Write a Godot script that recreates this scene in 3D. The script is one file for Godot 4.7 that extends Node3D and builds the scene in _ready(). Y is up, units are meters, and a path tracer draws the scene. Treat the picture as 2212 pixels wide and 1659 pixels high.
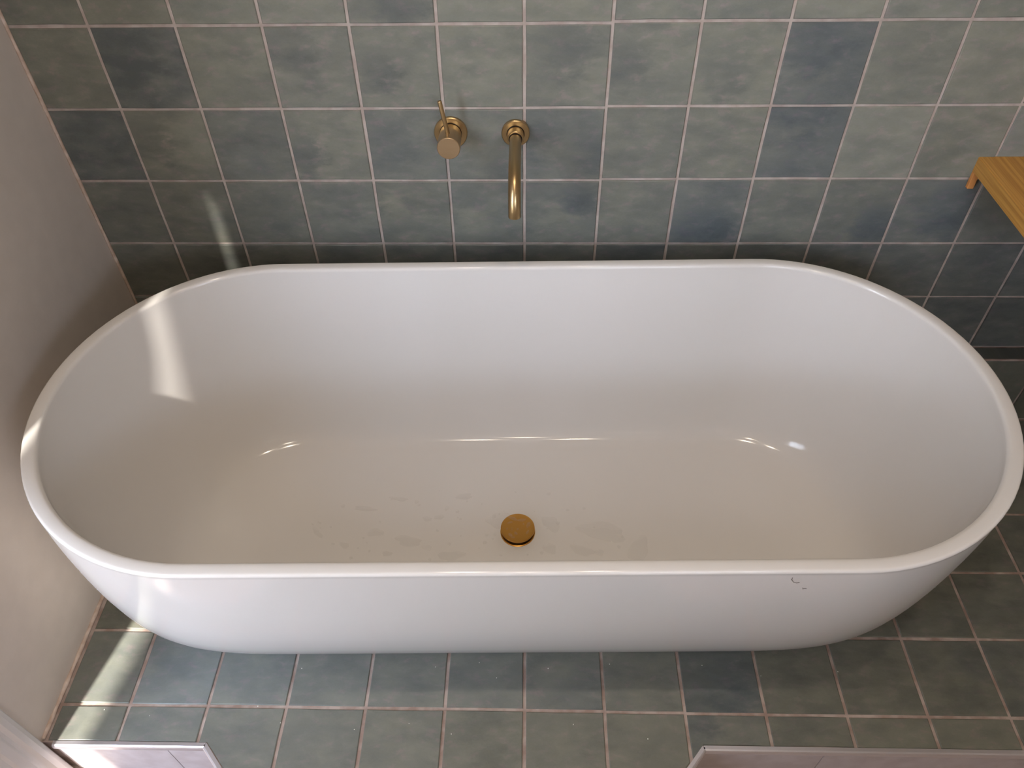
extends Node3D

# Metres; x runs right along the tiled wall, y up, z from the wall towards the viewer.
const PITCH := 0.15
const FLOOR_Y := -0.5028
const STEP_Z := 0.849
const LOW_Y := -0.632
const FLOOR_ROW := 0.7799
const FLOOR_COL := 0.0045
const LEDGE_Y := -0.2955
const LEDGE_Z := 0.044
const TUB_H := 0.54
const ROOM_X := 2.5
const ROOM_Z := 2.3
const CEIL_Y := 2.5
const WALL_END := 0.945
const ALCOVE_X := -1.6
const ALCOVE_Z := 1.75
const WIN := [-1.3, -0.25, -0.25, 1.56]      # the window of the wall behind the viewer: left, right, sill, head

const WIN2 := [1.05, 1.75, 0.55, 1.5]          # a smaller one to the right

var rng := RandomNumberGenerator.new()
var slots := 0
var taken := {}
var M := {}
var paint: Array = []

func _ready():
	rng.seed = 4127
	# ---- camera, sky, sun, exposure
	var cam := Camera3D.new()
	cam.name = "camera"
	cam.fov = 53.3166
	cam.near = 0.02
	cam.position = Vector3(0.75886, 0.95419, 1.34314)
	cam.rotation = Vector3(-0.79916, 0.03021, -0.01781)
	add_child(cam)
	cam.current = true
	var env := Environment.new()
	env.background_mode = Environment.BG_SKY
	var sm := ProceduralSkyMaterial.new()
	sm.sky_top_color = Color(0.86, 0.91, 0.99)
	sm.sky_horizon_color = Color(0.96, 0.97, 1.0)
	sm.ground_horizon_color = Color(0.5, 0.49, 0.47)
	sm.ground_bottom_color = Color(0.42, 0.41, 0.39)
	sm.sky_energy_multiplier = 6.0
	sm.ground_energy_multiplier = 7.0
	var sky := Sky.new()
	sky.sky_material = sm
	env.sky = sky
	env.ambient_light_source = Environment.AMBIENT_SOURCE_SKY
	env.tonemap_mode = Environment.TONE_MAPPER_LINEAR
	env.tonemap_exposure = 0.221
	env.sdfgi_enabled = true
	env.ssao_enabled = true
	env.ssil_enabled = true
	var we := WorldEnvironment.new()
	we.name = "world"
	we.environment = env
	add_child(we)
	var sun := DirectionalLight3D.new()
	sun.name = "sun"
	sun.light_color = Color(1.0, 0.97, 0.92)
	sun.light_energy = 24.0
	sun.light_angular_distance = 2.0
	sun.shadow_enabled = true
	var el := deg_to_rad(37.0)
	var az := deg_to_rad(13.13)
	var towards := Vector3(sin(az) * cos(el), -sin(el), -cos(az) * cos(el))   # the way the light travels
	sun.basis = Basis.looking_at(towards, Vector3.UP)
	add_child(sun)

	materials()
	room()
	wall_end()
	window()
	tiles()
	step_edges()
	ceiling_lamps()
	bathtub()
	mixer_valve()
	spout()
	counter()
	water()

# ------------------------------------------------------------------ naming
func numbered(called: String) -> String:
	if not taken.has(called):
		taken[called] = 0
		return called
	taken[called] += 1
	return "%s_%03d" % [called, taken[called]]

func thing(called: String, label: String, category: String, at := Vector3.ZERO) -> Node3D:
	var o := Node3D.new()
	o.name = numbered(called)
	o.position = at
	add_child(o)
	o.set_meta("label", label)
	o.set_meta("category", category)
	return o

func put(called: String, mesh: Mesh, mat: Material, parent: Node = null, at := Vector3.ZERO) -> MeshInstance3D:
	var o := MeshInstance3D.new()
	o.mesh = mesh
	o.material_override = mat
	o.position = at
	o.name = numbered(called) if parent == null else called
	(self if parent == null else parent).add_child(o, true)
	return o

func struct(called: String, mesh: Mesh, mat: Material, label := "") -> MeshInstance3D:
	var o := put(called, mesh, mat)
	o.set_meta("kind", "structure")
	if label:
		o.set_meta("label", label)
	return o

# ------------------------------------------------------------------ materials
func lin(c: Color) -> Color:
	return c

func noise_tex(f: float, seed_: int, size := 512, kind := FastNoiseLite.TYPE_SIMPLEX_SMOOTH) -> NoiseTexture2D:
	var n := FastNoiseLite.new()
	n.seed = seed_
	n.frequency = f
	n.noise_type = kind
	n.fractal_octaves = 5
	var t := NoiseTexture2D.new()
	t.width = size
	t.height = size
	t.seamless = true
	t.noise = n
	return t

func ramp_tex(f: float, seed_: int, a: Color, b: Color, size := 512) -> NoiseTexture2D:
	var t := noise_tex(f, seed_, size)
	var g := Gradient.new()
	g.offsets = PackedFloat32Array([0.25, 0.75])
	g.colors = PackedColorArray([a, b])
	t.color_ramp = g
	return t

func mat(c: Color, rough: float, metal := 0.0) -> StandardMaterial3D:
	var m := StandardMaterial3D.new()
	m.albedo_color = c
	m.roughness = rough
	m.metallic = metal
	return m

func tri_noise(m: StandardMaterial3D, f: float, seed_: int, a: Color, b: Color, scale: float, bump := 0.0) -> StandardMaterial3D:
	m.uv1_triplanar = true
	m.uv1_world_triplanar = true
	m.uv1_scale = Vector3.ONE * scale
	m.albedo_texture = ramp_tex(f, seed_, a, b)
	if bump > 0.0:
		m.heightmap_enabled = true
		m.heightmap_texture = noise_tex(f * 3.0, seed_ + 7)
		m.heightmap_scale = bump
	return m

func materials():
	M.plaster = tri_noise(mat(Color(0.84, 0.80, 0.77), 0.75), 0.02, 3, Color(0.985, 0.985, 0.985), Color(1, 1, 1), 1.5, 0.02)
	M.ceiling = mat(Color(0.86, 0.82, 0.76), 0.9)
	M.wall = mat(Color(0.82, 0.79, 0.75), 0.85)
	M.wood_paint = mat(Color(0.86, 0.85, 0.86), 0.4)
	M.grout = tri_noise(mat(Color(0.76, 0.715, 0.69), 0.9), 0.012, 5, Color(0.91, 0.885, 0.875), Color(1, 1, 1), 4.0, 0.02)
	M.floor_grout = tri_noise(mat(Color(0.70, 0.645, 0.62), 0.9), 0.012, 6, Color(0.84, 0.79, 0.77), Color(1, 1, 1), 3.0, 0.02)
	M.caulk = tri_noise(mat(Color(0.85, 0.79, 0.75), 0.6), 0.015, 8, Color(0.86, 0.81, 0.77), Color(1, 1, 1), 4.0, 0.02)
	M.riser = tri_noise(mat(Color(0.74, 0.715, 0.735), 0.45), 0.012, 9, Color(0.94, 0.93, 0.93), Color(1, 1, 1), 3.0, 0.02)
	M.low_floor = tri_noise(mat(Color(0.74, 0.68, 0.65), 0.6), 0.02, 11, Color(0.94, 0.93, 0.92), Color(1, 1, 1), 2.0)
	M.alu = mat(Color(0.86, 0.86, 0.9), 0.32, 0.85)
	M.tub = mat(Color(0.90, 0.89, 0.885), 0.12)
	M.brass = brushed(Color(0.74, 0.64, 0.48), 0.36)
	M.brass_face = brushed(Color(0.76, 0.66, 0.53), 0.5)
	M.plug = brushed(Color(0.76, 0.56, 0.28), 0.38)
	M.dark = mat(Color(0.13, 0.08, 0.05), 0.5, 0.6)
	var w := mat(Color(1, 1, 1), 0.02)
	w.transparency = BaseMaterial3D.TRANSPARENCY_ALPHA
	w.albedo_color = Color(1, 1, 1, 0.06)
	M.water = w
	M.dirt = mat(Color(0.2, 0.16, 0.13), 0.9)

func brushed(c: Color, rough: float) -> StandardMaterial3D:
	var m := mat(c, rough, 1.0)
	m.uv1_triplanar = true
	m.uv1_scale = Vector3(4, 40, 4)
	m.roughness_texture = ramp_tex(0.02, 21, Color(0.85, 0.85, 0.85), Color(1, 1, 1), 256)
	return m

# ------------------------------------------------------------------ mesh helpers
func st_new() -> SurfaceTool:
	var st := SurfaceTool.new()
	st.begin(Mesh.PRIMITIVE_TRIANGLES)
	return st

# one triangle, wound so that it faces the way of "out"
func tri(st: SurfaceTool, a: Vector3, b: Vector3, c: Vector3, out: Vector3, uvs: Array = []):
	var f := (b - a).cross(c - a).dot(out) > 0.0
	var order := [0, 2, 1] if f else [0, 1, 2]
	var ps := [a, b, c]
	for k in order:
		if uvs:
			st.set_uv(uvs[k])
		st.add_vertex(ps[k])

func quad(st: SurfaceTool, a: Vector3, b: Vector3, c: Vector3, d: Vector3, out: Vector3):
	tri(st, a, b, c, out)
	tri(st, a, c, d, out)

func done(st: SurfaceTool) -> ArrayMesh:
	st.generate_normals()
	return st.commit()

# a box between two corners with chamfered edges
func chamfer_box(st: SurfaceTool, lo: Vector3, hi: Vector3, c: float):
	st.set_smooth_group(-1)
	var mid := (lo + hi) / 2.0
	var h := (hi - lo) / 2.0
	c = min(c, min(h.x, min(h.y, h.z)) * 0.9)
	for ax in 3:
		var u := (ax + 1) % 3
		var v := (ax + 2) % 3
		for s in [-1.0, 1.0]:
			var out := Vector3.ZERO
			out[ax] = s
			var q := []
			for k in [[-1, -1], [1, -1], [1, 1], [-1, 1]]:
				var p := mid
				p[ax] += s * h[ax]
				p[u] += k[0] * (h[u] - c)
				p[v] += k[1] * (h[v] - c)
				q.append(p)
			quad(st, q[0], q[1], q[2], q[3], out)
	for ax in 3:
		var u := (ax + 1) % 3
		var v := (ax + 2) % 3
		for su in [-1.0, 1.0]:
			for sv in [-1.0, 1.0]:
				var out := Vector3.ZERO
				out[u] = su
				out[v] = sv
				var q := []
				for k in [[-1, 0], [1, 0], [1, 1], [-1, 1]]:
					var p := mid
					p[ax] += k[0] * (h[ax] - c)
					p[u] += su * (h[u] - (c if k[1] == 1 else 0.0))
					p[v] += sv * (h[v] - (0.0 if k[1] == 1 else c))
					q.append(p)
				quad(st, q[0], q[1], q[2], q[3], out)
	for sx in [-1.0, 1.0]:
		for sy in [-1.0, 1.0]:
			for sz in [-1.0, 1.0]:
				var o := Vector3(sx, sy, sz)
				var cc := mid + o * h
				tri(st, cc - Vector3(0, sy, sz) * c, cc - Vector3(sx, 0, sz) * c, cc - Vector3(sx, sy, 0) * c, o)

func box_mesh(lo: Vector3, hi: Vector3, c := 0.0005) -> ArrayMesh:
	var st := st_new()
	chamfer_box(st, lo, hi, c)
	return done(st)

# rings of equal point count joined into a skin; caps close the ends with fans
func skin(st: SurfaceTool, rings: Array, closed := true, cap_a := false, cap_b := false, flip := false):
	var n: int = rings[0].size()
	for i in rings.size() - 1:
		for j in (n if closed else n - 1):
			var k := (j + 1) % n
			var a: Vector3 = rings[i][j]
			var b: Vector3 = rings[i][k]
			var c: Vector3 = rings[i + 1][k]
			var d: Vector3 = rings[i + 1][j]
			for p in ([a, b, c, a, c, d] if not flip else [a, c, b, a, d, c]):
				st.add_vertex(p)
	for e in [[cap_a, 0, not flip], [cap_b, rings.size() - 1, flip]]:
		if e[0]:
			var r: Array = rings[e[1]]
			var mid := Vector3.ZERO
			for p in r:
				mid += p
			mid /= r.size()
			for j in n:
				var k := (j + 1) % n
				for p in ([mid, r[k], r[j]] if e[2] else [mid, r[j], r[k]]):
					st.add_vertex(p)

# a turned shape along an axis: profile of (distance along, radius)
func lathe(profile: Array, from: Vector3, axis: Vector3, n := 48) -> ArrayMesh:
	var st := st_new()
	var w := axis.normalized()
	var u := w.cross(Vector3.UP if abs(w.y) < 0.9 else Vector3.RIGHT).normalized()
	var v := w.cross(u)
	# doubled rings keep the corners crisp
	for i in profile.size() - 1:
		var rings := []
		for k in [i, i + 1]:
			var ring := []
			for j in n:
				var t := TAU * j / n
				ring.append(from + w * profile[k].x + (u * cos(t) + v * sin(t)) * profile[k].y)
			rings.append(ring)
		st.set_smooth_group(i)
		skin(st, rings, true, false, false)
	return done(st)

func tube(path: Array, radii: Array, n := 24, caps := true) -> ArrayMesh:
	var st := st_new()
	st.set_smooth_group(0)
	var rings := []
	var side := Vector3.ZERO
	for i in path.size():
		var t: Vector3 = (path[min(i + 1, path.size() - 1)] - path[max(i - 1, 0)]).normalized()
		if side == Vector3.ZERO:
			side = t.cross(Vector3.UP if abs(t.y) < 0.9 else Vector3.RIGHT).normalized()
		side = (side - t * side.dot(t)).normalized()
		var up := t.cross(side)
		var ring := []
		for j in n:
			var a := TAU * j / n
			ring.append(path[i] + (side * cos(a) + up * sin(a)) * radii[i])
		rings.append(ring)
	skin(st, rings)
	if caps:
		st.set_smooth_group(-1)
		skin(st, [rings[0], rings[0]], true, true, false)
		skin(st, [rings[-1], rings[-1]], true, false, true)
	return done(st)

# ------------------------------------------------------------------ the room
func left_x(z: float) -> float:
	return -0.1437 + 0.0110 * z

func slab(pts: Array, y0: float, y1: float) -> ArrayMesh:   # an upright prism over a plan outline (x, z)
	var st := st_new()
	st.set_smooth_group(-1)
	var poly := PackedVector2Array()
	for p in pts:
		poly.append(Vector2(p.x, p.y))
	var idx := Geometry2D.triangulate_polygon(poly)
	for k in range(0, idx.size(), 3):
		var a := poly[idx[k]]
		var b := poly[idx[k + 1]]
		var c := poly[idx[k + 2]]
		tri(st, Vector3(a.x, y1, a.y), Vector3(b.x, y1, b.y), Vector3(c.x, y1, c.y), Vector3.UP)
		tri(st, Vector3(a.x, y0, a.y), Vector3(b.x, y0, b.y), Vector3(c.x, y0, c.y), Vector3.DOWN)
	var turn := -1.0 if Geometry2D.is_polygon_clockwise(poly) else 1.0
	for k in poly.size():
		var a := poly[k]
		var b := poly[(k + 1) % poly.size()]
		var d := b - a
		var out := Vector3(d.y, 0, -d.x) * turn
		quad(st, Vector3(a.x, y0, a.y), Vector3(b.x, y0, b.y), Vector3(b.x, y1, b.y), Vector3(a.x, y1, a.y), out)
	return done(st)

func floor_outline() -> Array:   # the raised tiled floor with its tongue, seen from above
	return [Vector2(-0.14, 0.0), Vector2(ROOM_X, 0.0), Vector2(ROOM_X, STEP_Z - 0.005), Vector2(1.0795, STEP_Z - 0.007),
		Vector2(0.785, 1.18), Vector2(0.485, 1.18), Vector2(0.1705, STEP_Z), Vector2(-0.112, STEP_Z), Vector2(-0.1345, STEP_Z)]

func room():
	var back := struct("wall_back", box_mesh(Vector3(-0.3, -0.8, -0.15), Vector3(ROOM_X + 0.15, CEIL_Y + 0.1, -0.0028)), M.grout)
	back.set_meta("label", "wall behind the bath covered in square sage green and blue grey tiles")
	# left plaster wall: it ends beside the step, where the room widens to the left
	var x0 := left_x(0.0)
	struct("wall_left", slab([Vector2(-0.29, -0.15), Vector2(x0, -0.15), Vector2(x0, 0.0), Vector2(left_x(WALL_END), WALL_END), Vector2(-0.29, WALL_END)], -0.8, CEIL_Y + 0.1), M.plaster, "plain off-white plaster wall left of the bath")
	struct("wall_left", box_mesh(Vector3(ALCOVE_X - 0.15, -0.8, WALL_END - 0.15), Vector3(-0.29, CEIL_Y + 0.1, WALL_END)), M.wall)
	struct("wall_left", box_mesh(Vector3(ALCOVE_X - 0.15, -0.8, WALL_END), Vector3(ALCOVE_X, CEIL_Y + 0.1, ALCOVE_Z + 0.13)), M.wall)
	struct("wall_right", box_mesh(Vector3(ROOM_X, -0.8, -0.15), Vector3(ROOM_X + 0.15, CEIL_Y + 0.1, ROOM_Z + 0.15)), M.wall)
	for q in [[ALCOVE_X, WIN[0], -0.8, CEIL_Y + 0.1], [WIN[1], -0.10, -0.8, CEIL_Y + 0.1], [WIN[0], WIN[1], -0.8, WIN[2]], [WIN[0], WIN[1], WIN[3], CEIL_Y + 0.1]]:
		struct("wall_front", box_mesh(Vector3(q[0], q[2], ALCOVE_Z), Vector3(q[1], q[3], ALCOVE_Z + 0.13)), M.wall)
	struct("wall_front", box_mesh(Vector3(-0.23, -0.8, ALCOVE_Z + 0.13), Vector3(-0.10, CEIL_Y + 0.1, ROOM_Z + 0.15)), M.wall)
	for q in [[-0.10, WIN2[0], -0.8, CEIL_Y + 0.1], [WIN2[1], ROOM_X, -0.8, CEIL_Y + 0.1], [WIN2[0], WIN2[1], -0.8, WIN2[2]], [WIN2[0], WIN2[1], WIN2[3], CEIL_Y + 0.1]]:
		struct("wall_front", box_mesh(Vector3(q[0], q[2], ROOM_Z), Vector3(q[1], q[3], ROOM_Z + 0.15)), M.wall)
	struct("ceiling", box_mesh(Vector3(ALCOVE_X, CEIL_Y, -0.15), Vector3(ROOM_X + 0.15, CEIL_Y + 0.12, ROOM_Z + 0.15)), M.ceiling)
	struct("floor", box_mesh(Vector3(ALCOVE_X, LOW_Y - 0.1, 0.0), Vector3(ROOM_X + 0.15, LOW_Y, ROOM_Z + 0.15)), M.low_floor, "pale lower floor below the step")
	var pf := struct("floor", slab(floor_outline(), LOW_Y, FLOOR_Y - 0.0026), M.floor_grout, "raised floor under the bath covered in square grey green tiles")
	M.platform = pf
	# plinth behind the bath, along the foot of the tiled wall
	var bb := struct("baseboard_back", box_mesh(Vector3(x0, FLOOR_Y - 0.05, -0.02), Vector3(ROOM_X, LEDGE_Y - 0.0026, LEDGE_Z - 0.0026)), M.floor_grout, "low tiled ledge along the foot of the back wall")
	M.plinth = bb
	struct("trim_5", tube([Vector3(x0, LEDGE_Y - 0.002, LEDGE_Z - 0.002), Vector3(ROOM_X, LEDGE_Y - 0.002, LEDGE_Z - 0.002)], [0.003, 0.003], 12), M.floor_grout, "brownish grout line along the edge of the tiled ledge")
	M.back = back
	# silicone in the corner and along the floor
	var path := []
	var rad := []
	for i in 30:
		path.append(Vector3(x0 + 0.003, LEDGE_Y + i * (1.9 / 29.0), 0.001))
		rad.append(0.0035 + 0.0006 * sin(i * 2.1))
	struct("trim_1", tube(path, rad, 10), M.caulk, "bead of sealant in the corner of tiled wall and plaster")
	path = []
	rad = []
	for i in 40:
		var z := LEDGE_Z + i * (STEP_Z - LEDGE_Z - 0.004) / 39.0
		path.append(Vector3(left_x(z) + 0.002, FLOOR_Y + 0.0006, z))
		rad.append(0.0042 + 0.0006 * sin(i * 1.7) + 0.0004 * sin(i * 4.3))
	struct("trim_2", tube(path, rad, 10), M.caulk, "bead of sealant between plaster wall and floor tiles")

func wall_end():
	# moulded casing down the end of the plaster wall
	var xw := left_x(0.9)
	var prof := [Vector2(0.0, 0.0), Vector2(0.0, 0.014), Vector2(0.004, 0.0195), Vector2(0.012, 0.0225), Vector2(0.022, 0.0225), Vector2(0.028, 0.0165),
		Vector2(0.034, 0.0160), Vector2(0.039, 0.0180), Vector2(0.054, 0.0170), Vector2(0.059, 0.0130), Vector2(0.074, 0.0130), Vector2(0.085, 0.011), Vector2(0.09, 0.010), Vector2(0.09, 0.0)]
	var st := st_new()
	st.set_smooth_group(-1)
	var rings := []
	for y in [LOW_Y, CEIL_Y]:
		var ring := []
		for p in prof:
			ring.append(Vector3(xw - 0.004 + p.y, y, WALL_END - 0.09 + p.x))
		rings.append(ring)
	skin(st, rings, true, true, true, true)
	struct("trim_3", done(st), M.wood_paint, "white moulded casing at the end of the plaster wall")

func window():
	var st := st_new()
	var z0 := ALCOVE_Z + 0.03
	var z1 := ALCOVE_Z + 0.08
	var mid: float = (WIN[0] + WIN[1]) / 2.0 - 0.1
	for q in [[WIN[0], WIN[0] + 0.045, WIN[2], WIN[3]], [WIN[1] - 0.012, WIN[1], WIN[2], WIN[3]], [WIN[0] + 0.045, WIN[1] - 0.012, WIN[2], WIN[2] + 0.045],
			[WIN[0] + 0.045, WIN[1] - 0.012, WIN[3] - 0.045, WIN[3]], [mid - 0.02, mid + 0.02, WIN[2] + 0.045, WIN[3] - 0.045]]:
		chamfer_box(st, Vector3(q[0], q[2], z0), Vector3(q[1], q[3], z1), 0.002)
	struct("window_1", done(st), M.wood_paint)
	st = st_new()
	z0 = ROOM_Z + 0.03
	z1 = ROOM_Z + 0.08
	for q in [[WIN2[0], WIN2[0] + 0.035, WIN2[2], WIN2[3]], [WIN2[1] - 0.035, WIN2[1], WIN2[2], WIN2[3]], [WIN2[0] + 0.035, WIN2[1] - 0.035, WIN2[2], WIN2[2] + 0.035], [WIN2[0] + 0.035, WIN2[1] - 0.035, WIN2[3] - 0.035, WIN2[3]]]:
		chamfer_box(st, Vector3(q[0], q[2], z0), Vector3(q[1], q[3], z1), 0.002)
	struct("window_2", done(st), M.wood_paint)
	struct("trim_4", box_mesh(Vector3(0.3, WIN2[3] + 0.03, ROOM_Z + 0.15), Vector3(2.1, WIN2[3] + 0.08, ROOM_Z + 1.35), 0.004), M.wood_paint)   # a canopy outside keeps the sun off it
	# a curtain drawn to the right of the window, its edge leaning in towards the top
	var c := thing("curtain", "pale curtain drawn to the side of the window behind the viewer", "curtain", Vector3(0, 0, ALCOVE_Z - 0.02))
	st = st_new()
	st.set_smooth_group(0)
	var rings := []
	for i in 25:
		var y := lerpf(LOW_Y + 0.02, WIN[3] + 0.06, i / 24.0)
		var x0 := -0.316 + 0.050 - 0.058 * minf(y - 0.25, 0.76)
		var front := []
		var behind := []
		for k in 41:
			var u := k / 40.0
			var x := lerpf(x0, -0.125, u)
			var z := 0.012 * (cos(u * 24.0) - 1.0)
			front.append(Vector3(x, y, z))
			behind.push_front(Vector3(x, y, z - 0.003))
		rings.append(front + behind)
	skin(st, rings, true, true, true)
	put("cloth", done(st), mat(Color(0.85, 0.83, 0.8), 0.9), c)
	put("rail", tube([Vector3(-1.5, WIN[3] + 0.075, -0.01), Vector3(-0.12, WIN[3] + 0.075, -0.01)], [0.012, 0.012], 16), M.alu, c)

# ------------------------------------------------------------------ tiles
# each painted tile: lightness, blueness, then blobs [u, v, radius, lightness change, blueness change] (u right, v down)
func tile_table() -> Dictionary:
	var t := {}
	# wall rows from the top of the picture down, columns from the left corner
	var rows := {
		3: [[.34, .10], [.46, .04], [.58, .12], [.62, .2], [.52, .28], [.68, .16], [.68, .12], [.62, .25], [.58, .3], [.78, .16], [.68, .3], [.58, .25], [.6, .2]],
		2: [[.4, .02], [.2, .5], [.5, .1], [.52, .26], [.56, .22], [.62, .14], [.54, .28], [.56, .26], [.64, .16], [.34, .72], [.62, .22], [.7, .16], [.6, .3]],
		1: [[.2, .5], [.4, .1], [.36, .4], [.54, .18], [.46, .42], [.5, .36], [.44, .5], [.5, .28], [.54, .22], [.36, .74], [.84, .18], [.62, .2], [.74, .5]],
		0: [[.27, .25], [.32, .16], [.38, .3], [.46, .34], [.42, .28], [.46, .36], [.44, .42], [.48, .28], [.42, .56], [.46, .36], [.46, .38], [.44, .6], [.4, .45]],
		-1: [[.24, .2], [.22, .3], [.3, .35], [.34, .45], [.34, .5], [.32, .55], [.34, .5], [.26, .7], [.32, .45], [.28, .55], [.3, .6], [.34, .6], [.30, .6], [.28, .62]],
		-2: [[.3, .3], [.3, .4], [.3, .4], [.32, .4], [.3, .5], [.3, .4], [.32, .4], [.3, .5], [.3, .4], [.32, .4], [.3, .5], [.28, .6], [.26, .62], [.26, .62]],
	}
	for r in rows:
		for k in rows[r].size():
			t["w_%d_%d" % [k - 1, r]] = rows[r][k].duplicate()
	var blobs := {
		"w_3_3": [[.6, .82, .3, -.22, .25]], "w_0_2": [[.3, .3, .35, -.1, .1], [.8, .8, .3, .12, -.1]], "w_2_2": [[.25, .3, .28, -.16, .12], [.1, .5, .2, .1, -.1]],
		"w_3_2": [[.25, .55, .24, -.2, .2]], "w_4_2": [[.5, .6, .2, .06, -.05]], "w_5_2": [[.5, .28, .3, -.16, .15], [.8, .7, .3, .1, -.1]], "w_6_2": [[.15, .5, .25, -.18, .2], [.8, .3, .3, .1, -.1]],
		"w_7_2": [[.3, .55, .3, -.14, .15]], "w_8_2": [[.2, .7, .25, .2, -.2], [.5, .3, .3, -.06, .1]], "w_9_2": [[.45, .3, .3, -.1, .05], [.7, .8, .25, -.06, .1]],
		"w_0_1": [[.25, .45, .25, -.16, .1], [.75, .4, .35, .14, -.1]], "w_1_1": [[.4, .7, .25, .1, .1]], "w_2_1": [[.15, .6, .25, -.18, .25], [.7, .4, .3, .08, -.05]], "w_3_1": [[.25, .5, .3, -.1, .15]],
		"w_4_1": [[.7, .85, .25, -.14, .15], [.4, .4, .3, .06, -.1]], "w_5_1": [[.15, .3, .3, -.08, .12], [.85, .6, .25, -.1, .15]], "w_8_1": [[.4, .15, .3, -.12, .1], [.15, .5, .3, .12, -.2]],
		"w_9_1": [[.3, .5, .25, -.08, .05]], "w_10_1": [[.3, .6, .25, -.1, -.05], [.75, .5, .2, .06, .05]], "w_0_0": [[.7, .5, .3, .05, .1]], "w_3_0": [[.25, .4, .2, .14, -.25], [.6, .3, .25, -.06, 0]],
		"w_5_0": [[.7, .3, .25, -.18, .3], [.4, .7, .3, .08, -.15]], "w_7_0": [[.5, .85, .4, -.25, .35]], "w_9_0": [[.8, .75, .35, -.25, .5]], "w_10_0": [[.75, .5, .4, -.18, .35]],
		"w_1_0": [[.6, .7, .3, -.06, .1]], "w_2_3": [[.4, .6, .3, .06, -.1]], "w_4_0": [[.3, .6, .25, .1, -.2]],
	}
	for k in blobs:
		t[k].append_array(blobs[k])
	# floor: row 0 lies against the bath's front, row -1 nearer the viewer
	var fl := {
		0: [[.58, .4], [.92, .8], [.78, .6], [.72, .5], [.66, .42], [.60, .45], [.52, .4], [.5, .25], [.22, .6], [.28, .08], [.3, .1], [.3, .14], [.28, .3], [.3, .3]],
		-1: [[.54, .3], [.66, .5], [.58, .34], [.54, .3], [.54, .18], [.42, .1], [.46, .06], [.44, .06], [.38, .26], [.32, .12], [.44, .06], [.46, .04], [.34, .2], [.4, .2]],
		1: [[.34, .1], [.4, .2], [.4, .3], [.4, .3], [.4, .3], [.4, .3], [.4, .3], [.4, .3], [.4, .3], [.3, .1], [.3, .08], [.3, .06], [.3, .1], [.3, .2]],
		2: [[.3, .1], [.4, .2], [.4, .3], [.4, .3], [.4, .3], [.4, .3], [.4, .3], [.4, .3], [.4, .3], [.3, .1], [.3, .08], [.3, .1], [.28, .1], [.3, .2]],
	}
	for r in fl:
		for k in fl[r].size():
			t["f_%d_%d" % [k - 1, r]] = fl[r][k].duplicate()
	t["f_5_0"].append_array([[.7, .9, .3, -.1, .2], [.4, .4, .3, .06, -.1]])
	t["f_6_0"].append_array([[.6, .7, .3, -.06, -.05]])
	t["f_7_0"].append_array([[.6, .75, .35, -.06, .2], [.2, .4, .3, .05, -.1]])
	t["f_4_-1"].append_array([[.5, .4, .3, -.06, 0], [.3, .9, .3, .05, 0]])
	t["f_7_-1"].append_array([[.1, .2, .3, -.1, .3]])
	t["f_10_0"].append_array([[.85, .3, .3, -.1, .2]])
	return t

const SLOT := 128
const PER := 16

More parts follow.
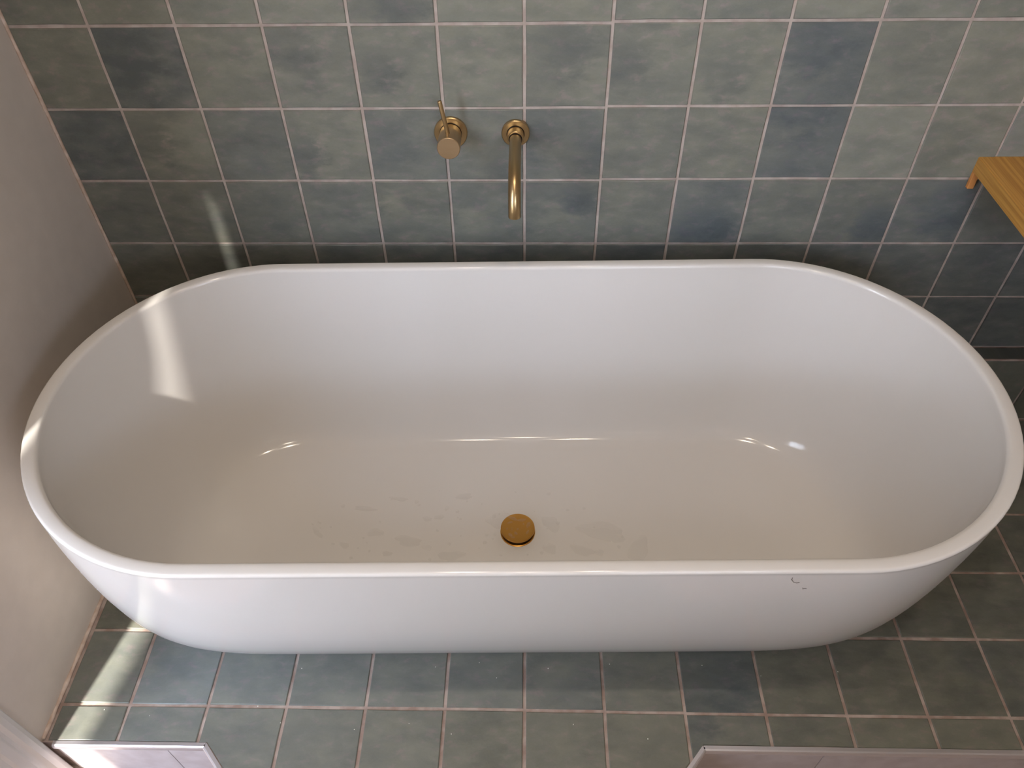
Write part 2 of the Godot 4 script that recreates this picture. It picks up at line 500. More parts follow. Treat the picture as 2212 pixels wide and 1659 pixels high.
func paint_atlas(table: Dictionary) -> Array:
	var n := FastNoiseLite.new()
	n.seed = 31
	n.frequency = 0.012
	n.fractal_octaves = 5
	n.fractal_gain = 0.55
	n.domain_warp_enabled = true
	n.domain_warp_amplitude = 25.0
	n.domain_warp_frequency = 0.02
	var field := n.get_seamless_image(512, 512).get_data()
	n.seed = 77
	n.frequency = 0.03
	var field2 := n.get_seamless_image(512, 512).get_data()
	n.seed = 99
	n.frequency = 0.25
	n.fractal_octaves = 3
	var grain := n.get_seamless_image(512, 512).get_data()
	var side := SLOT * PER
	var px := PackedByteArray()
	px.resize(side * side * 3)
	var green_d := Vector3(0.125, 0.132, 0.105)
	var green_l := Vector3(0.330, 0.345, 0.295)
	var blue_d := Vector3(0.080, 0.105, 0.120)
	var blue_l := Vector3(0.250, 0.295, 0.315)
	var keys := table.keys()
	var where := {}
	for s in PER * PER:
		var key = keys[s] if s < keys.size() else ""
		var e: Array = table[key] if s < keys.size() else [rng.randf_range(.3, .62), rng.randf_range(.05, .55)]
		if s < keys.size():
			where[key] = s
		var ox := rng.randi() % 512
		var oy := rng.randi() % 512
		var x0 := (s % PER) * SLOT
		var y0 := (s / PER) * SLOT
		var l0: float = e[0]
		var b0: float = e[1]
		var nb := e.size() - 2
		for y in SLOT:
			var v := y / float(SLOT)
			var ry := ((y * 2 + oy) % 512) * 512
			var at := ((y0 + y) * side + x0) * 3
			for x in SLOT:
				var u := x / float(SLOT)
				var rx := (x + ox) % 512
				var f := field[ry + rx] / 255.0 - 0.5
				var g := field2[ry + rx] / 255.0 - 0.5
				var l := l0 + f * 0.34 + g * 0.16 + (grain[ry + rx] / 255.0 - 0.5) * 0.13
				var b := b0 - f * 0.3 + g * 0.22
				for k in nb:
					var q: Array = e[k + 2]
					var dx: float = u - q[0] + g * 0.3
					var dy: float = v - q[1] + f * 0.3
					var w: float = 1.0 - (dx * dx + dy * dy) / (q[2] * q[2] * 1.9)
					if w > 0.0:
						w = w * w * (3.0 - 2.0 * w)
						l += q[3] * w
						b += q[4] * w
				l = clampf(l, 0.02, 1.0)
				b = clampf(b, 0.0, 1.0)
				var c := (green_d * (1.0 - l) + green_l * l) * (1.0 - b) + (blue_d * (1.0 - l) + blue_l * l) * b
				# a rosy bloom where the glaze is thin
				if g > 0.08:
					c += Vector3(0.30, 0.05, 0.12) * (g - 0.08) * (0.25 + 0.4 * l)
				px[at] = int(255.0 * pow(c.x, 0.4545))
				px[at + 1] = int(255.0 * pow(c.y, 0.4545))
				px[at + 2] = int(255.0 * pow(c.z, 0.4545))
				at += 3
	var im := Image.create_from_data(side, side, false, Image.FORMAT_RGB8, px)
	return [ImageTexture.create_from_image(im), where]

# one tile from its outline in the plane (u right, v up); frame = origin, u, v, n
func tile(parent: Node, poly: PackedVector2Array, cell: Rect2, frame: Array, slot: int, material: Material, gap: float):
	var shrunk := Geometry2D.offset_polygon(poly, -gap / 2.0, Geometry2D.JOIN_MITER)
	if shrunk.is_empty():
		return
	var base: PackedVector2Array = shrunk[0]
	var pts := PackedVector2Array()
	var mid := Vector2.ZERO
	for k in base.size():
		var a := base[k]
		var b := base[(k + 1) % base.size()]
		pts.append(a)
		mid += a
		if a.distance_to(b) > 0.06:
			var nrm := (b - a).orthogonal().normalized()
			pts.append(a.lerp(b, rng.randf_range(0.35, 0.65)) + nrm * rng.randf_range(-0.0009, 0.0009))
	mid /= base.size()
	if absf(poly_area(base)) < 0.0001:
		return
	var tilt := Vector2(rng.randf_range(-1, 1), rng.randf_range(-1, 1)) * 0.006
	var lift := rng.randf_range(-0.0003, 0.0003)
	var o: Vector3 = frame[0]
	var uu: Vector3 = frame[1]
	var vv: Vector3 = frame[2]
	var nn: Vector3 = frame[3]
	var su := float(slot % PER)
	var sv := float(slot / PER)
	var top := []
	var rim := []
	var foot := []
	var uvs := []
	for p in pts:
		var h := lift + tilt.dot(p - mid)
		var q := p.move_toward(mid, 0.0017)
		top.append(o + uu * q.x + vv * q.y + nn * h)
		rim.append(o + uu * p.x + vv * p.y + nn * (h - 0.0013))
		foot.append(o + uu * p.x + vv * p.y - nn * 0.004)
		var t := (p - cell.position) / cell.size
		uvs.append(Vector2((su + 0.03 + 0.94 * clampf(t.x, 0, 1)) / PER, (sv + 0.03 + 0.94 * (1.0 - clampf(t.y, 0, 1))) / PER))
	var st := st_new()
	st.set_smooth_group(-1)
	var flat := PackedVector2Array()
	for p in pts:
		flat.append(p.move_toward(mid, 0.0017))
	var idx := Geometry2D.triangulate_polygon(flat)
	for k in range(0, idx.size(), 3):
		tri(st, top[idx[k]], top[idx[k + 1]], top[idx[k + 2]], nn, [uvs[idx[k]], uvs[idx[k + 1]], uvs[idx[k + 2]]])
	var n := pts.size()
	var m3 := o + uu * mid.x + vv * mid.y
	for k in n:
		var j := (k + 1) % n
		var out: Vector3 = (top[k] + top[j]) / 2.0 - m3
		out = (out - nn * out.dot(nn)).normalized()
		tri(st, top[k], top[j], rim[j], out + nn, [uvs[k], uvs[j], uvs[j]])
		tri(st, top[k], rim[j], rim[k], out + nn, [uvs[k], uvs[j], uvs[k]])
		tri(st, rim[k], rim[j], foot[j], out, [uvs[k], uvs[j], uvs[j]])
		tri(st, rim[k], foot[j], foot[k], out, [uvs[k], uvs[j], uvs[k]])
	put("tile", done(st), material, parent)

func poly_area(p: PackedVector2Array) -> float:
	var a := 0.0
	for k in p.size():
		var q := p[(k + 1) % p.size()]
		a += p[k].x * q.y - q.x * p[k].y
	return a / 2.0

func tiles():
	var table := tile_table()
	var made := paint_atlas(table)
	var where: Dictionary = made[1]
	var relief := FastNoiseLite.new()
	relief.seed = 8
	relief.frequency = 0.035
	relief.fractal_octaves = 4
	var rt := ImageTexture.create_from_image(relief.get_image(1024, 1024))
	for kind in ["wall_tile", "floor_tile"]:
		var m := mat(Color(0.965, 0.95, 0.945), 0.42)
		m.albedo_texture = made[0]
		m.metallic_specular = 0.45
		m.heightmap_enabled = true
		m.heightmap_texture = rt
		m.heightmap_scale = 0.035
		if kind == "floor_tile":
			m.albedo_color = Color(0.87, 0.86, 0.85)
			m.roughness = 0.4
		M[kind] = m
	var free := table.size()
	var pick := func(key: String) -> int:
		return where[key] if where.has(key) else free + rng.randi() % (PER * PER - free)
	# where the joints really run: they wander a little
	var x_left := left_x(0.0)
	var dx := []
	for c in 19:
		dx.append(rng.randf_range(-0.0006, 0.0006))
	var row_y := {4: 0.6, 3: 0.4495, 2: 0.2995, 1: 0.1497, 0: -0.0005, -1: -0.1442, -2: -0.2955}
	var wall_frame := [Vector3.ZERO, Vector3.RIGHT, Vector3.UP, Vector3.BACK]
	var region := PackedVector2Array([Vector2(x_left + 0.002, LEDGE_Y), Vector2(ROOM_X, LEDGE_Y), Vector2(ROOM_X, CEIL_Y), Vector2(x_left + 0.002, CEIL_Y)])
	for r in range(-2, 8):
		for c in range(-1, 17):
			var y0: float = row_y.get(r, r * PITCH)
			var y1: float = row_y.get(r + 1, (r + 1) * PITCH)
			var sag := 0.0026 if c >= 6 and r >= 1 else 0.0       # the right half of the upper courses runs a touch high
			var sag1 := 0.0026 if c >= 6 and r >= 0 else 0.0
			var cell := Rect2(c * PITCH + dx[c + 1], y0 + sag, PITCH + dx[c + 2] - dx[c + 1], y1 + sag1 - y0 - sag)
			var q := PackedVector2Array([cell.position, cell.position + Vector2(cell.size.x, 0), cell.end, cell.position + Vector2(0, cell.size.y)])
			for piece in Geometry2D.intersect_polygons(q, region):
				tile(M.back, piece, cell, wall_frame, pick.call("w_%d_%d" % [c, r]), M.wall_tile, 0.0056)
	# ledge: its narrow top and its front
	for c in range(-1, 17):
		var cell := Rect2(c * PITCH, 0.0, PITCH, PITCH)
		var a := maxf(c * PITCH, x_left + 0.002)
		var b := (c + 1) * PITCH
		if c < 11:
			continue
		var top := PackedVector2Array([Vector2(a, 0.001 - LEDGE_Z), Vector2(b, 0.001 - LEDGE_Z), Vector2(b, -0.001), Vector2(a, -0.001)])
		tile(M.plinth, top, cell, [Vector3(0, LEDGE_Y, 0), Vector3.RIGHT, Vector3.FORWARD, Vector3.UP], pick.call(""), M.floor_tile, 0.004)
	for c in range(-1, 17):
		var a := maxf(c * PITCH + FLOOR_COL, x_left + 0.004)
		var b := (c + 1) * PITCH + FLOOR_COL
		if c < 11:
			a = x_left + 0.004 if c == -1 else a
		var cell := Rect2(c * PITCH, FLOOR_Y, PITCH, LEDGE_Y - FLOOR_Y)
		tile(M.plinth, PackedVector2Array([Vector2(a, FLOOR_Y + 0.002), Vector2(b, FLOOR_Y + 0.002), Vector2(b, LEDGE_Y - 0.002), Vector2(a, LEDGE_Y - 0.002)]), cell,
			[Vector3(0, 0, LEDGE_Z), Vector3.RIGHT, Vector3.UP, Vector3.BACK], pick.call(""), M.floor_tile, 0.005)
	# floor: v runs away from the viewer
	var out := PackedVector2Array()
	for p in floor_outline():
		out.append(Vector2(p.x, -p.y))
	out = Geometry2D.intersect_polygons(out, PackedVector2Array([Vector2(-0.1265, -1.3), Vector2(ROOM_X, -1.3), Vector2(ROOM_X, -LEDGE_Z), Vector2(-0.1265, -LEDGE_Z)]))[0]
	var floor_frame := [Vector3(0, FLOOR_Y, 0), Vector3.RIGHT, Vector3.FORWARD, Vector3.UP]
	var dz := [0.0, 0.0012, -0.0008, 0.001, 0.0, 0.0004, 0.0, 0.0, 0.0]
	for r in range(-3, 6):
		for c in range(-1, 17):
			var v0 := -FLOOR_ROW + r * PITCH
			var bow := -0.0032 * smoothstep(4.0, 8.0, float(c)) if r == 0 else 0.0
			var bow1 := -0.0032 * smoothstep(4.0, 8.0, float(c)) if r == -1 else 0.0
			var cell := Rect2(c * PITCH + FLOOR_COL, v0, PITCH, PITCH)
			var q := PackedVector2Array([Vector2(cell.position.x, v0 + bow), Vector2(cell.end.x, v0 + bow), Vector2(cell.end.x, v0 + PITCH + bow1), Vector2(cell.position.x, v0 + PITCH + bow1)])
			for piece in Geometry2D.intersect_polygons(q, out):
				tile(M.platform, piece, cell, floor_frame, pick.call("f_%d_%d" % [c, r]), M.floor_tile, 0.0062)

# ------------------------------------------------------------------ the step's edge
func step_edges():
	var o := floor_outline()
	# runs along the edge of the raised floor: corner points left to right as seen by the viewer
	var runs := [[Vector2(-0.1125, STEP_Z), o[6]], [o[6], o[5]], [o[5], o[4]], [o[4], o[3]], [o[3], o[2]]]
	var labels := ["bright metal edging strip on the short step by the plaster wall", "metal edging strip slanting off the left step", "", "metal edging strip slanting into the right step", "grey metal edging strip on the long step at lower right"]
	for k in runs.size():
		var a: Vector2 = runs[k][0]
		var b: Vector2 = runs[k][1]
		var d := (b - a).normalized()
		var n := Vector2(-d.y, d.x)
		if n.y < 0:
			n = -n
		var prof := [Vector2(-0.0022, 0.0006), Vector2(0.004, 0.0006), Vector2(0.0066, -0.0006), Vector2(0.008, -0.0032), Vector2(0.0085, -0.0115), Vector2(0.0072, -0.0128), Vector2(-0.0022, -0.0128)]
		var st := st_new()
		st.set_smooth_group(-1)
		var rings := []
		for e in [a, b]:
			var ring := []
			for p in prof:
				ring.append(Vector3(e.x + n.x * p.x, FLOOR_Y + p.y, e.y + n.y * p.x))
			rings.append(ring)
		skin(st, rings, true, true, true)
		struct("trim_%d" % (6 + k), done(st), M.alu, labels[k])
		# riser tiles under the strip
		var span := a.distance_to(b)
		var cuts: Array[float] = [0.0]
		if k == 0:
			cuts.append(0.207)
		elif k == 4:
			cuts.append(0.222)
			cuts.append(0.822)
		cuts.append(span)
		for i in cuts.size() - 1:
			var p0: Vector2 = a + d * (cuts[i] + 0.0008)
			var p1: Vector2 = a + d * (cuts[i + 1] - 0.0008)
			var bk := -n * 0.004
			var fr := n * 0.0045
			put("riser_tile", slab([p0 + bk, p1 + bk, p1 + fr, p0 + fr], LOW_Y + 0.003, FLOOR_Y - 0.0128), M.riser, M.platform)

func ceiling_lamps():
	var lamps := 0
	for p in [Vector3(0.5, CEIL_Y, 1.1), Vector3(1.1, CEIL_Y, 1.1), Vector3(0.8, CEIL_Y, 1.9)]:
		var t := thing("ceiling_light", ["recessed ceiling spotlight over the left half of the bath", "recessed ceiling spotlight over the right half of the bath", "recessed ceiling spotlight behind the viewer, away from the bath"][lamps], "lamp", p)
		lamps += 1
		t.set_meta("group", "recessed ceiling spotlights")
		put("frame", lathe([Vector2(0, 0.026), Vector2(0, 0.042), Vector2(0.004, 0.042), Vector2(0.006, 0.036), Vector2(0.004, 0.028), Vector2(0.001, 0.026)], Vector3.ZERO, Vector3.DOWN, 32), M.wood_paint, t)
		var g := mat(Color(1, 0.9, 0.75), 0.5)
		g.emission_enabled = true
		g.emission = Color(1.0, 0.8, 0.55)
		g.emission_energy_multiplier = 8.0
		put("lamp_glass", lathe([Vector2(0.0, 0.0), Vector2(0.002, 0.0), Vector2(0.002, 0.027), Vector2(0.0, 0.027)], Vector3.ZERO, Vector3.DOWN, 32), g, t)
		var l := SpotLight3D.new()
		l.name = "lamp_beam"
		l.position = Vector3(0, -0.006, 0)
		l.rotation = Vector3(-PI / 2, 0, 0)
		l.light_color = Color(1.0, 0.93, 0.84)
		l.light_energy = 4.6
		l.spot_angle = 60.0
		l.spot_range = 6.0
		l.spot_attenuation = 2.0
		l.light_size = 0.027
		l.shadow_enabled = true
		t.add_child(l)

# ------------------------------------------------------------------ the bath
const TUB_C := Vector3(0.7436, FLOOR_Y, 0.4585)
const TUB_TURN := 0.0184

# a closed loop: straight middle of half length r, rounded ends out to a, half width b, corner power n
func oval(a: float, r: float, b: float, n: float, y: float, dx := 0.0, zshift := 0.0) -> Array:
	var ring := []
	var ends := 48
	var mids := 10
	for side in [1.0, -1.0]:
		for k in ends + 1:
			var t := -PI / 2 + PI * k / ends
			var cx := pow(absf(cos(t)), 2.0 / n)
			var cz := pow(absf(sin(t)), 2.0 / n) * signf(sin(t))
			ring.append(Vector3(dx + side * (r + (a - r) * cx), y, zshift + side * b * cz))
		for k in range(1, mids):
			ring.append(Vector3(dx + side * (r - 2.0 * r * k / mids), y, zshift + side * b))
	return ring

const A1 := 0.8025
const B1 := 0.3495
const R1 := 0.4644

func outer_ring(t: float) -> Array:
	var e := pow(t, 0.3)
	var s := pow(t, 0.5632)
	return oval(0.7186 + (A1 - 0.7186) * e, 0.3607 + (R1 - 0.3607) * e, 0.1917 + (B1 - 0.1917) * s, 3.2 - 1.2 * t, TUB_H * t, -0.0191 * (1.0 - t))

const BASIN_Y := 0.115

func inner_ring(t: float) -> Array:   # t: 1 at the rim, 0 at the basin's floor
	var e := pow(t, 0.24)
	var s := pow(t, 0.30)
	return oval(0.575 + (A1 - 0.024 - 0.575) * e, 0.36 + (R1 - 0.36) * e, 0.205 + (B1 - 0.021 - 0.205) * s, 2.25 - 0.25 * t, BASIN_Y + (TUB_H - 0.010 - BASIN_Y) * t)

func bathtub():
	var t := thing("bathtub", "white glossy oval freestanding bathtub in front of the tiled wall", "bathtub", TUB_C)
	t.rotation.y = TUB_TURN
	var st := st_new()
	st.set_smooth_group(0)
	var rings := []
	# underside and outside
	rings.append(oval(0.62, 0.34, 0.12, 3.0, 0.004, -0.0191))
	var ts := [0.0, 0.003, 0.008, 0.018, 0.035, 0.06, 0.1, 0.15, 0.22, 0.3, 0.4, 0.5, 0.6, 0.7, 0.8, 0.88, 0.94, 0.97, 0.983]
	for k in ts:
		rings.append(outer_ring(k))
	# rim: outer edge, flat top, rounded inner edge
	for q in [[0.0, 0.9900], [0.0004, 0.9940], [0.0013, 0.9970], [0.0028, 0.9990], [0.0045, 0.9996], [0.0085, 1.0], [0.0130, 0.9999], [0.0170, 0.9990], [0.0195, 0.9975], [0.0213, 0.9945], [0.0224, 0.9905], [0.0229, 0.986]]:
		var g: float = q[0]
		rings.append(oval(A1 - g * 1.08, R1, B1 - g, 2.0, TUB_H * q[1]))
	var us := [0.985, 0.95, 0.9, 0.8, 0.7, 0.6, 0.5, 0.4, 0.32, 0.25, 0.19, 0.14, 0.1, 0.07, 0.048, 0.032, 0.02, 0.012, 0.007, 0.0035, 0.0015, 0.0005, 0.0001, 0.0]
	for u in us:
		rings.append(inner_ring(u))
	for q in [[0.94, -0.0012], [0.85, -0.003], [0.65, -0.005], [0.4, -0.007], [0.2, -0.008], [0.075, -0.0085]]:
		rings.append(oval(0.575 * q[0], 0.36 * q[0], 0.205 * q[0], 2.25, BASIN_Y + q[1]))
	skin(st, rings, true, true, true, true)
	st.index()
	put("shell", done(st), M.tub, t)
	# sealant round the foot
	var foot := outer_ring(0.0)
	st = st_new()
	st.set_smooth_group(0)
	var bead := []
	for q in [[0.004, 0.0], [0.0035, 0.0025], [0.001, 0.004], [-0.004, 0.0045]]:
		var e: float = q[0]
		bead.append(oval(0.7186 + e, 0.3607, 0.1917 + e, 3.2, q[1], -0.0191))
	skin(st, bead, true, false, false, true)
	put("sealant_bead", done(st), mat(Color(0.86, 0.85, 0.84), 0.5), t)
	# two short dark scratches on the front
	for pts in [[Vector3(0.3706, 0.5206, 0.3470), Vector3(0.3719, 0.5118, 0.3455), Vector3(0.3770, 0.5029, 0.3440), Vector3(0.3820, 0.4992, 0.3434), Vector3(0.3859, 0.5010, 0.3437)],
			[Vector3(0.3960, 0.4806, 0.3402), Vector3(0.3983, 0.4751, 0.3393), Vector3(0.3991, 0.4768, 0.3395), Vector3(0.4030, 0.4768, 0.3395)]]:
		var rr := []
		for k in pts.size():
			rr.append(0.00032 if k > 0 else 0.0002)
		put("scratch", tube(pts, rr, 6), M.dirt, t)
	# waste: flange, dark gap, raised brass cap
	var w := Node3D.new()
	w.name = "waste"
	t.add_child(w)
	w.position = Vector3(-0.005, BASIN_Y - 0.0085, -0.001)
	w.set_meta("label", "brass click-clack waste wet with drops")
	put("flange", lathe([Vector2(-0.004, 0.036), Vector2(0.0018, 0.036), Vector2(0.0026, 0.0345), Vector2(0.0026, 0.03), Vector2(-0.004, 0.028)], Vector3.ZERO, Vector3.UP, 64), M.plug, w)
	put("neck", lathe([Vector2(-0.004, 0.0), Vector2(0.001, 0.0315), Vector2(0.0132, 0.0315), Vector2(0.0132, 0.0)], Vector3.ZERO, Vector3.UP, 64), M.dark, w)
	put("cap", lathe([Vector2(0.0125, 0.0), Vector2(0.0125, 0.0338), Vector2(0.0130, 0.0350), Vector2(0.0148, 0.0350), Vector2(0.0158, 0.0338), Vector2(0.0162, 0.030), Vector2(0.0166, 0.0)], Vector3.ZERO, Vector3.UP, 64), M.plug, w)

# ------------------------------------------------------------------ brassware
func mixer_valve():
	var at := Vector3(0.6118, 0.2540, 0.0)
	var t := thing("bath_mixer", "brushed brass mixer knob with thin upright lever on the tiled wall", "tap", at)
	put("wall_plate", lathe([Vector2(-0.003, 0.0), Vector2(-0.003, 0.0312), Vector2(0.0058, 0.0312), Vector2(0.0072, 0.0298), Vector2(0.0072, 0.0205)], Vector3.ZERO, Vector3.BACK, 64), M.brass, t)
	put("shadow_gap", lathe([Vector2(0.002, 0.0208), Vector2(0.009, 0.0208), Vector2(0.009, 0.019)], Vector3.ZERO, Vector3.BACK, 64), M.dark, t)
	put("collar", lathe([Vector2(0.006, 0.0), Vector2(0.006, 0.0202), Vector2(0.026, 0.0202), Vector2(0.0262, 0.0196)], Vector3.ZERO, Vector3.BACK, 64), M.brass, t)
	put("knob", lathe([Vector2(0.0262, 0.0), Vector2(0.0262, 0.0205), Vector2(0.0268, 0.0212), Vector2(0.0632, 0.0212), Vector2(0.0642, 0.0202), Vector2(0.0643, 0.0)], Vector3.ZERO, Vector3.BACK, 64), M.brass_face, t)
	var a := Vector3(-0.0005, 0.016, 0.045)
	var b := Vector3(-0.0115, 0.0835, 0.0475)
	var d := (b - a).normalized()
	put("lever", tube([a, b - d * 0.002, b - d * 0.0007, b], [0.0040, 0.0040, 0.0036, 0.0022], 20), M.brass, t)

func spout():
	var at := Vector3(0.7336, 0.2530, 0.0)
	var t := thing("bath_spout", "brushed brass bath spout curving down from its round wall plate", "spout", at)
	put("wall_plate", lathe([Vector2(-0.003, 0.0), Vector2(-0.003, 0.0264), Vector2(0.0065, 0.0264), Vector2(0.008, 0.025), Vector2(0.008, 0.016)], Vector3.ZERO, Vector3.BACK, 64), M.brass, t)
	put("collar", lathe([Vector2(0.008, 0.0), Vector2(0.008, 0.0157), Vector2(0.0275, 0.0157), Vector2(0.0285, 0.0148), Vector2(0.0285, 0.0)], Vector3.ZERO, Vector3.BACK, 64), M.brass, t)
	put("shadow_gap", lathe([Vector2(0.004, 0.0169), Vector2(0.0092, 0.0169), Vector2(0.0092, 0.015)], Vector3.ZERO, Vector3.BACK, 64), M.dark, t)
	put("shadow_gap", lathe([Vector2(0.027, 0.0128), Vector2(0.0292, 0.0128), Vector2(0.0292, 0.0105)], Vector3.ZERO, Vector3.BACK, 64), M.dark, t)
	var path := []
	var rad := []
	for z in [0.02, 0.05, 0.08, 0.1, 0.116]:
		path.append(Vector3(0, 0, z))
		rad.append(0.0112)
	var r := 0.064
	for k in range(1, 17):
		var a := (PI / 2) * k / 16.0
		path.append(Vector3(0, -r + r * cos(a), 0.116 + r * sin(a)))
		rad.append(0.0112)
	path.append(Vector3(0, -r - 0.003, 0.116 + r))
	rad.append(0.0112)
	put("pipe", tube(path, rad, 40), M.brass, t)

# ------------------------------------------------------------------ wooden counter at the right
func wood_material() -> StandardMaterial3D:
	var w := 512
	var im := Image.create(w, w, false, Image.FORMAT_RGB8)
	var n := FastNoiseLite.new()
	n.seed = 12
	n.frequency = 0.008
	var fine := FastNoiseLite.new()
	fine.seed = 15
	fine.frequency = 0.06
	for y in w:
		for x in w:
			var a := n.get_noise_2d(x * 1.0, y * 0.10)
			var rings := 0.5 + 0.5 * sin((x + a * 60.0) * 0.16)
			var f := fine.get_noise_2d(x * 2.0, y * 0.08)
			var k := clampf(0.45 + 0.32 * (rings - 0.5) + 0.5 * f, 0, 1)
			im.set_pixel(x, y, Color(0.68, 0.48, 0.21).lerp(Color(0.87, 0.67, 0.36), k))
	var m := mat(Color(1, 1, 1), 0.5)
	m.albedo_texture = ImageTexture.create_from_image(im)
	return m

func counter():
	var o := Vector3(1.6166, 0.1998, 0.0)
	var t := thing("wooden_counter", "golden wooden counter top against the tiled wall at the right", "counter", o)
	var wm := wood_material()
	var st := st_new()
	st.set_smooth_group(-1)
	var hx := 0.62
	var hz := 0.46
	var th := 0.030
	var c := 0.0015
	var P := [[Vector3(c, 0, 0), Vector3(hx, 0, 0), Vector3(hx, 0, hz), Vector3(c, 0, hz), Vector3.UP, 0.0],
		[Vector3(0, -c, 0), Vector3(c, 0, 0), Vector3(c, 0, hz), Vector3(0, -c, hz), Vector3(-1, 1, 0), 0.4],
		[Vector3(0, -th, 0), Vector3(0, -c, 0), Vector3(0, -c, hz), Vector3(0, -th, hz), Vector3.LEFT, 0.5],
		[Vector3(0, -th, 0), Vector3(hx, -th, 0), Vector3(hx, -th, hz), Vector3(0, -th, hz), Vector3.DOWN, 0.2],
		[Vector3(hx, -th, 0), Vector3(hx, 0, 0), Vector3(hx, 0, hz), Vector3(hx, -th, hz), Vector3.RIGHT, 0.7],
		[Vector3(0, -th, hz), Vector3(hx, -th, hz), Vector3(hx, 0, hz), Vector3(0, 0, hz), Vector3.BACK, 0.3],
		[Vector3(0, -th, 0), Vector3(hx, -th, 0), Vector3(hx, 0, 0), Vector3(0, 0, 0), Vector3.FORWARD, 0.3]]
	for q in P:
		var uv := []
		for k in 4:
			var p: Vector3 = q[k]
			uv.append(Vector2((p.x + p.y * 1.0) * 3.2 + q[5], p.z * 1.4 + (p.x * 0.02)))
		tri(st, q[0], q[1], q[2], q[4], [uv[0], uv[1], uv[2]])
		tri(st, q[0], q[2], q[3], q[4], [uv[0], uv[2], uv[3]])
	put("board", done(st), wm, t)
	var sh := mat(Color(0.80, 0.55, 0.31), 0.6)
	put("wooden_shim", box_mesh(Vector3(0.0, -0.0645, 0.0005), Vector3(0.0125, -th, 0.009), 0.0008), sh, t)
	put("wall_batten", box_mesh(Vector3(0.05, -0.07, 0.0002), Vector3(hx - 0.02, -th, 0.025), 0.001), sh, t)

func basin_y(x: float, z: float) -> float:   # height of the basin's floor at a place measured from the bath's middle
	var ax := maxf(absf(x) - 0.36, 0.0) / 0.215
	var f := clampf(maxf(sqrt(ax * ax + pow(z / 0.205, 2.0)), absf(x) / 0.575), 0.0, 1.0)
	var q := [[0.0, -0.0085], [0.075, -0.0085], [0.2, -0.008], [0.4, -0.007], [0.65, -0.005], [0.85, -0.003], [0.94, -0.0012], [1.0, 0.0]]
	for k in q.size() - 1:
		if f <= q[k + 1][0]:
			return BASIN_Y + lerpf(q[k][1], q[k + 1][1], (f - q[k][0]) / (q[k + 1][0] - q[k][0]))
	return BASIN_Y

# one flat drop with a wandering outline and a rounded edge
func drop(st: SurfaceTool, c: Vector2, rx: float, rz: float, turn: float, thick: float, rough: float, on: Callable):
	var n := 28
	var rings := []
	var ph := [rng.randf() * TAU, rng.randf() * TAU, rng.randf() * TAU]
	for lev in [[1.0, 0.0], [0.97, 0.55], [0.9, 0.85], [0.7, 1.0]]:
		var ring := []
		for k in n:
			var a := TAU * k / n
			var w := 1.0 + rough * (sin(2.0 * a + ph[0]) * 0.5 + sin(3.0 * a + ph[1]) * 0.4 + sin(5.0 * a + ph[2]) * 0.3)
			var inset: float = (1.0 - lev[0]) * 0.004
			var p := Vector2(cos(a) * maxf(rx * w - inset, rx * 0.2), sin(a) * maxf(rz * w - inset, rz * 0.2)).rotated(turn)
			var x := c.x + p.x
			var z := c.y + p.y
			ring.append(Vector3(x, on.call(x, z) + 0.0002 + thick * lev[1], z))
		rings.append(ring)
	skin(st, rings, true, false, true, false)

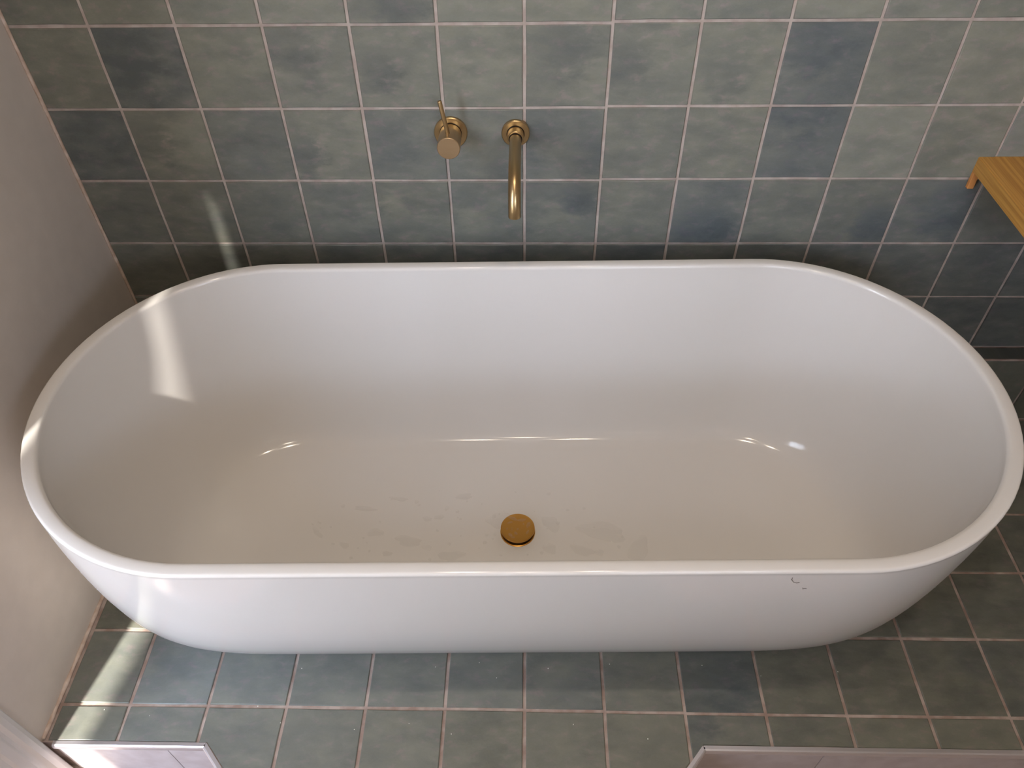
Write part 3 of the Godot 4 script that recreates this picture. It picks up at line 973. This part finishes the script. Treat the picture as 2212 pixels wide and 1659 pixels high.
func water():
	var o := put("water_film", null, M.water)
	o.position = TUB_C
	o.rotation.y = TUB_TURN
	o.set_meta("kind", "stuff")
	o.set_meta("label", "clear drops and puddles of water left around the brass waste")
	o.set_meta("category", "water")
	var st := st_new()
	st.set_smooth_group(0)
	var on := func(x: float, z: float) -> float: return basin_y(x, z)
	# puddles the photograph shows: middle, half sizes, turn
	for q in [[-0.045, -0.03, 0.026, 0.018, 0.2], [0.17, 0.0, 0.05, 0.021, 0.1], [0.125, 0.045, 0.022, 0.012, 0.4], [0.16, 0.05, 0.008, 0.008, 0.0], [0.06, 0.04, 0.012, 0.014, 0.0], [0.065, -0.02, 0.02, 0.016, 0.5],
			[-0.195, -0.034, 0.011, 0.005, 0.2], [-0.17, -0.038, 0.010, 0.006, 0.0], [-0.14, 0.055, 0.026, 0.011, -0.2], [-0.19, 0.035, 0.009, 0.007, 0.1], [-0.23, 0.02, 0.03, 0.011, 0.15], [-0.30, 0.0, 0.02, 0.008, -0.1],
			[-0.33, -0.06, 0.024, 0.006, 0.05], [-0.26, -0.085, 0.018, 0.006, 0.1], [-0.12, -0.09, 0.02, 0.007, -0.1], [-0.42, 0.0, 0.006, 0.015, -0.7], [-0.27, 0.05, 0.012, 0.005, 0.0], [0.24, 0.045, 0.02, 0.03, 0.2], [-0.36, 0.03, 0.012, 0.006, 0.3]]:
		drop(st, Vector2(q[0], q[1]), q[2], q[3], q[4], 0.0007, 0.3, on)
	for k in 60:
		var a := rng.randf() * TAU
		var d := sqrt(rng.randf())
		var p := Vector2(-0.12 + cos(a) * d * 0.36, 0.0 + sin(a) * d * 0.12)
		if p.length() < 0.05:
			continue
		var r := rng.randf_range(0.0015, 0.005)
		drop(st, p, r, r * rng.randf_range(0.7, 1.2), rng.randf() * TAU, 0.0006, 0.2, on)
	# on the waste's cap
	var cap := func(_x: float, _z: float) -> float: return BASIN_Y - 0.0085 + 0.0163
	for q in [[-0.010, -0.022, 0.010, 0.004, 0.5], [0.008, -0.018, 0.010, 0.0032, 0.0], [-0.016, -0.012, 0.006, 0.0022, -0.4], [0.022, -0.006, 0.004, 0.007, 0.3], [0.0, 0.004, 0.0022, 0.0022, 0], [-0.012, 0.004, 0.001, 0.004, 0], [-0.004, 0.014, 0.004, 0.003, 0.6], [0.02, 0.012, 0.0025, 0.005, 0.4], [-0.022, 0.003, 0.002, 0.002, 0], [-0.015, 0.018, 0.005, 0.003, 0.3], [0.012, -0.008, 0.002, 0.002, 0], [-0.01, 0.024, 0.004, 0.002, 0]]:
		drop(st, Vector2(q[0] - 0.005, q[1] - 0.001), q[2], q[3], q[4], 0.0010, 0.22, cap)
	o.mesh = done(st)
	# specks of white grit on the floor tiles
	var g := st_new()
	g.set_smooth_group(-1)
	var spots := [[0.05, 0.800], [0.318, 0.706], [0.62, 0.826], [0.54, 0.808], [0.70, 0.720], [0.665, 0.690], [0.80, 0.700], [0.845, 0.806], [0.92, 0.690], [1.10, 0.690], [0.98, 0.83], [0.58, 0.70], [0.30, 0.81], [1.21, 0.71], [-0.04, 0.79], [0.44, 0.82], [1.36, 0.70], [0.25, 0.78]]
	for p in spots:
		var r := rng.randf_range(0.0006, 0.0011)
		chamfer_box(g, Vector3(p[0] - r, FLOOR_Y, p[1] - r * rng.randf_range(0.6, 1.6)), Vector3(p[0] + r, FLOOR_Y + 0.0012, p[1] + r), 0.0003)
	var d := put("grit", done(g), mat(Color(0.9, 0.9, 0.88), 0.7))
	d.set_meta("kind", "stuff")
	d.set_meta("label", "tiny white specks scattered on the floor tiles before the bath")
	d.set_meta("category", "grit")
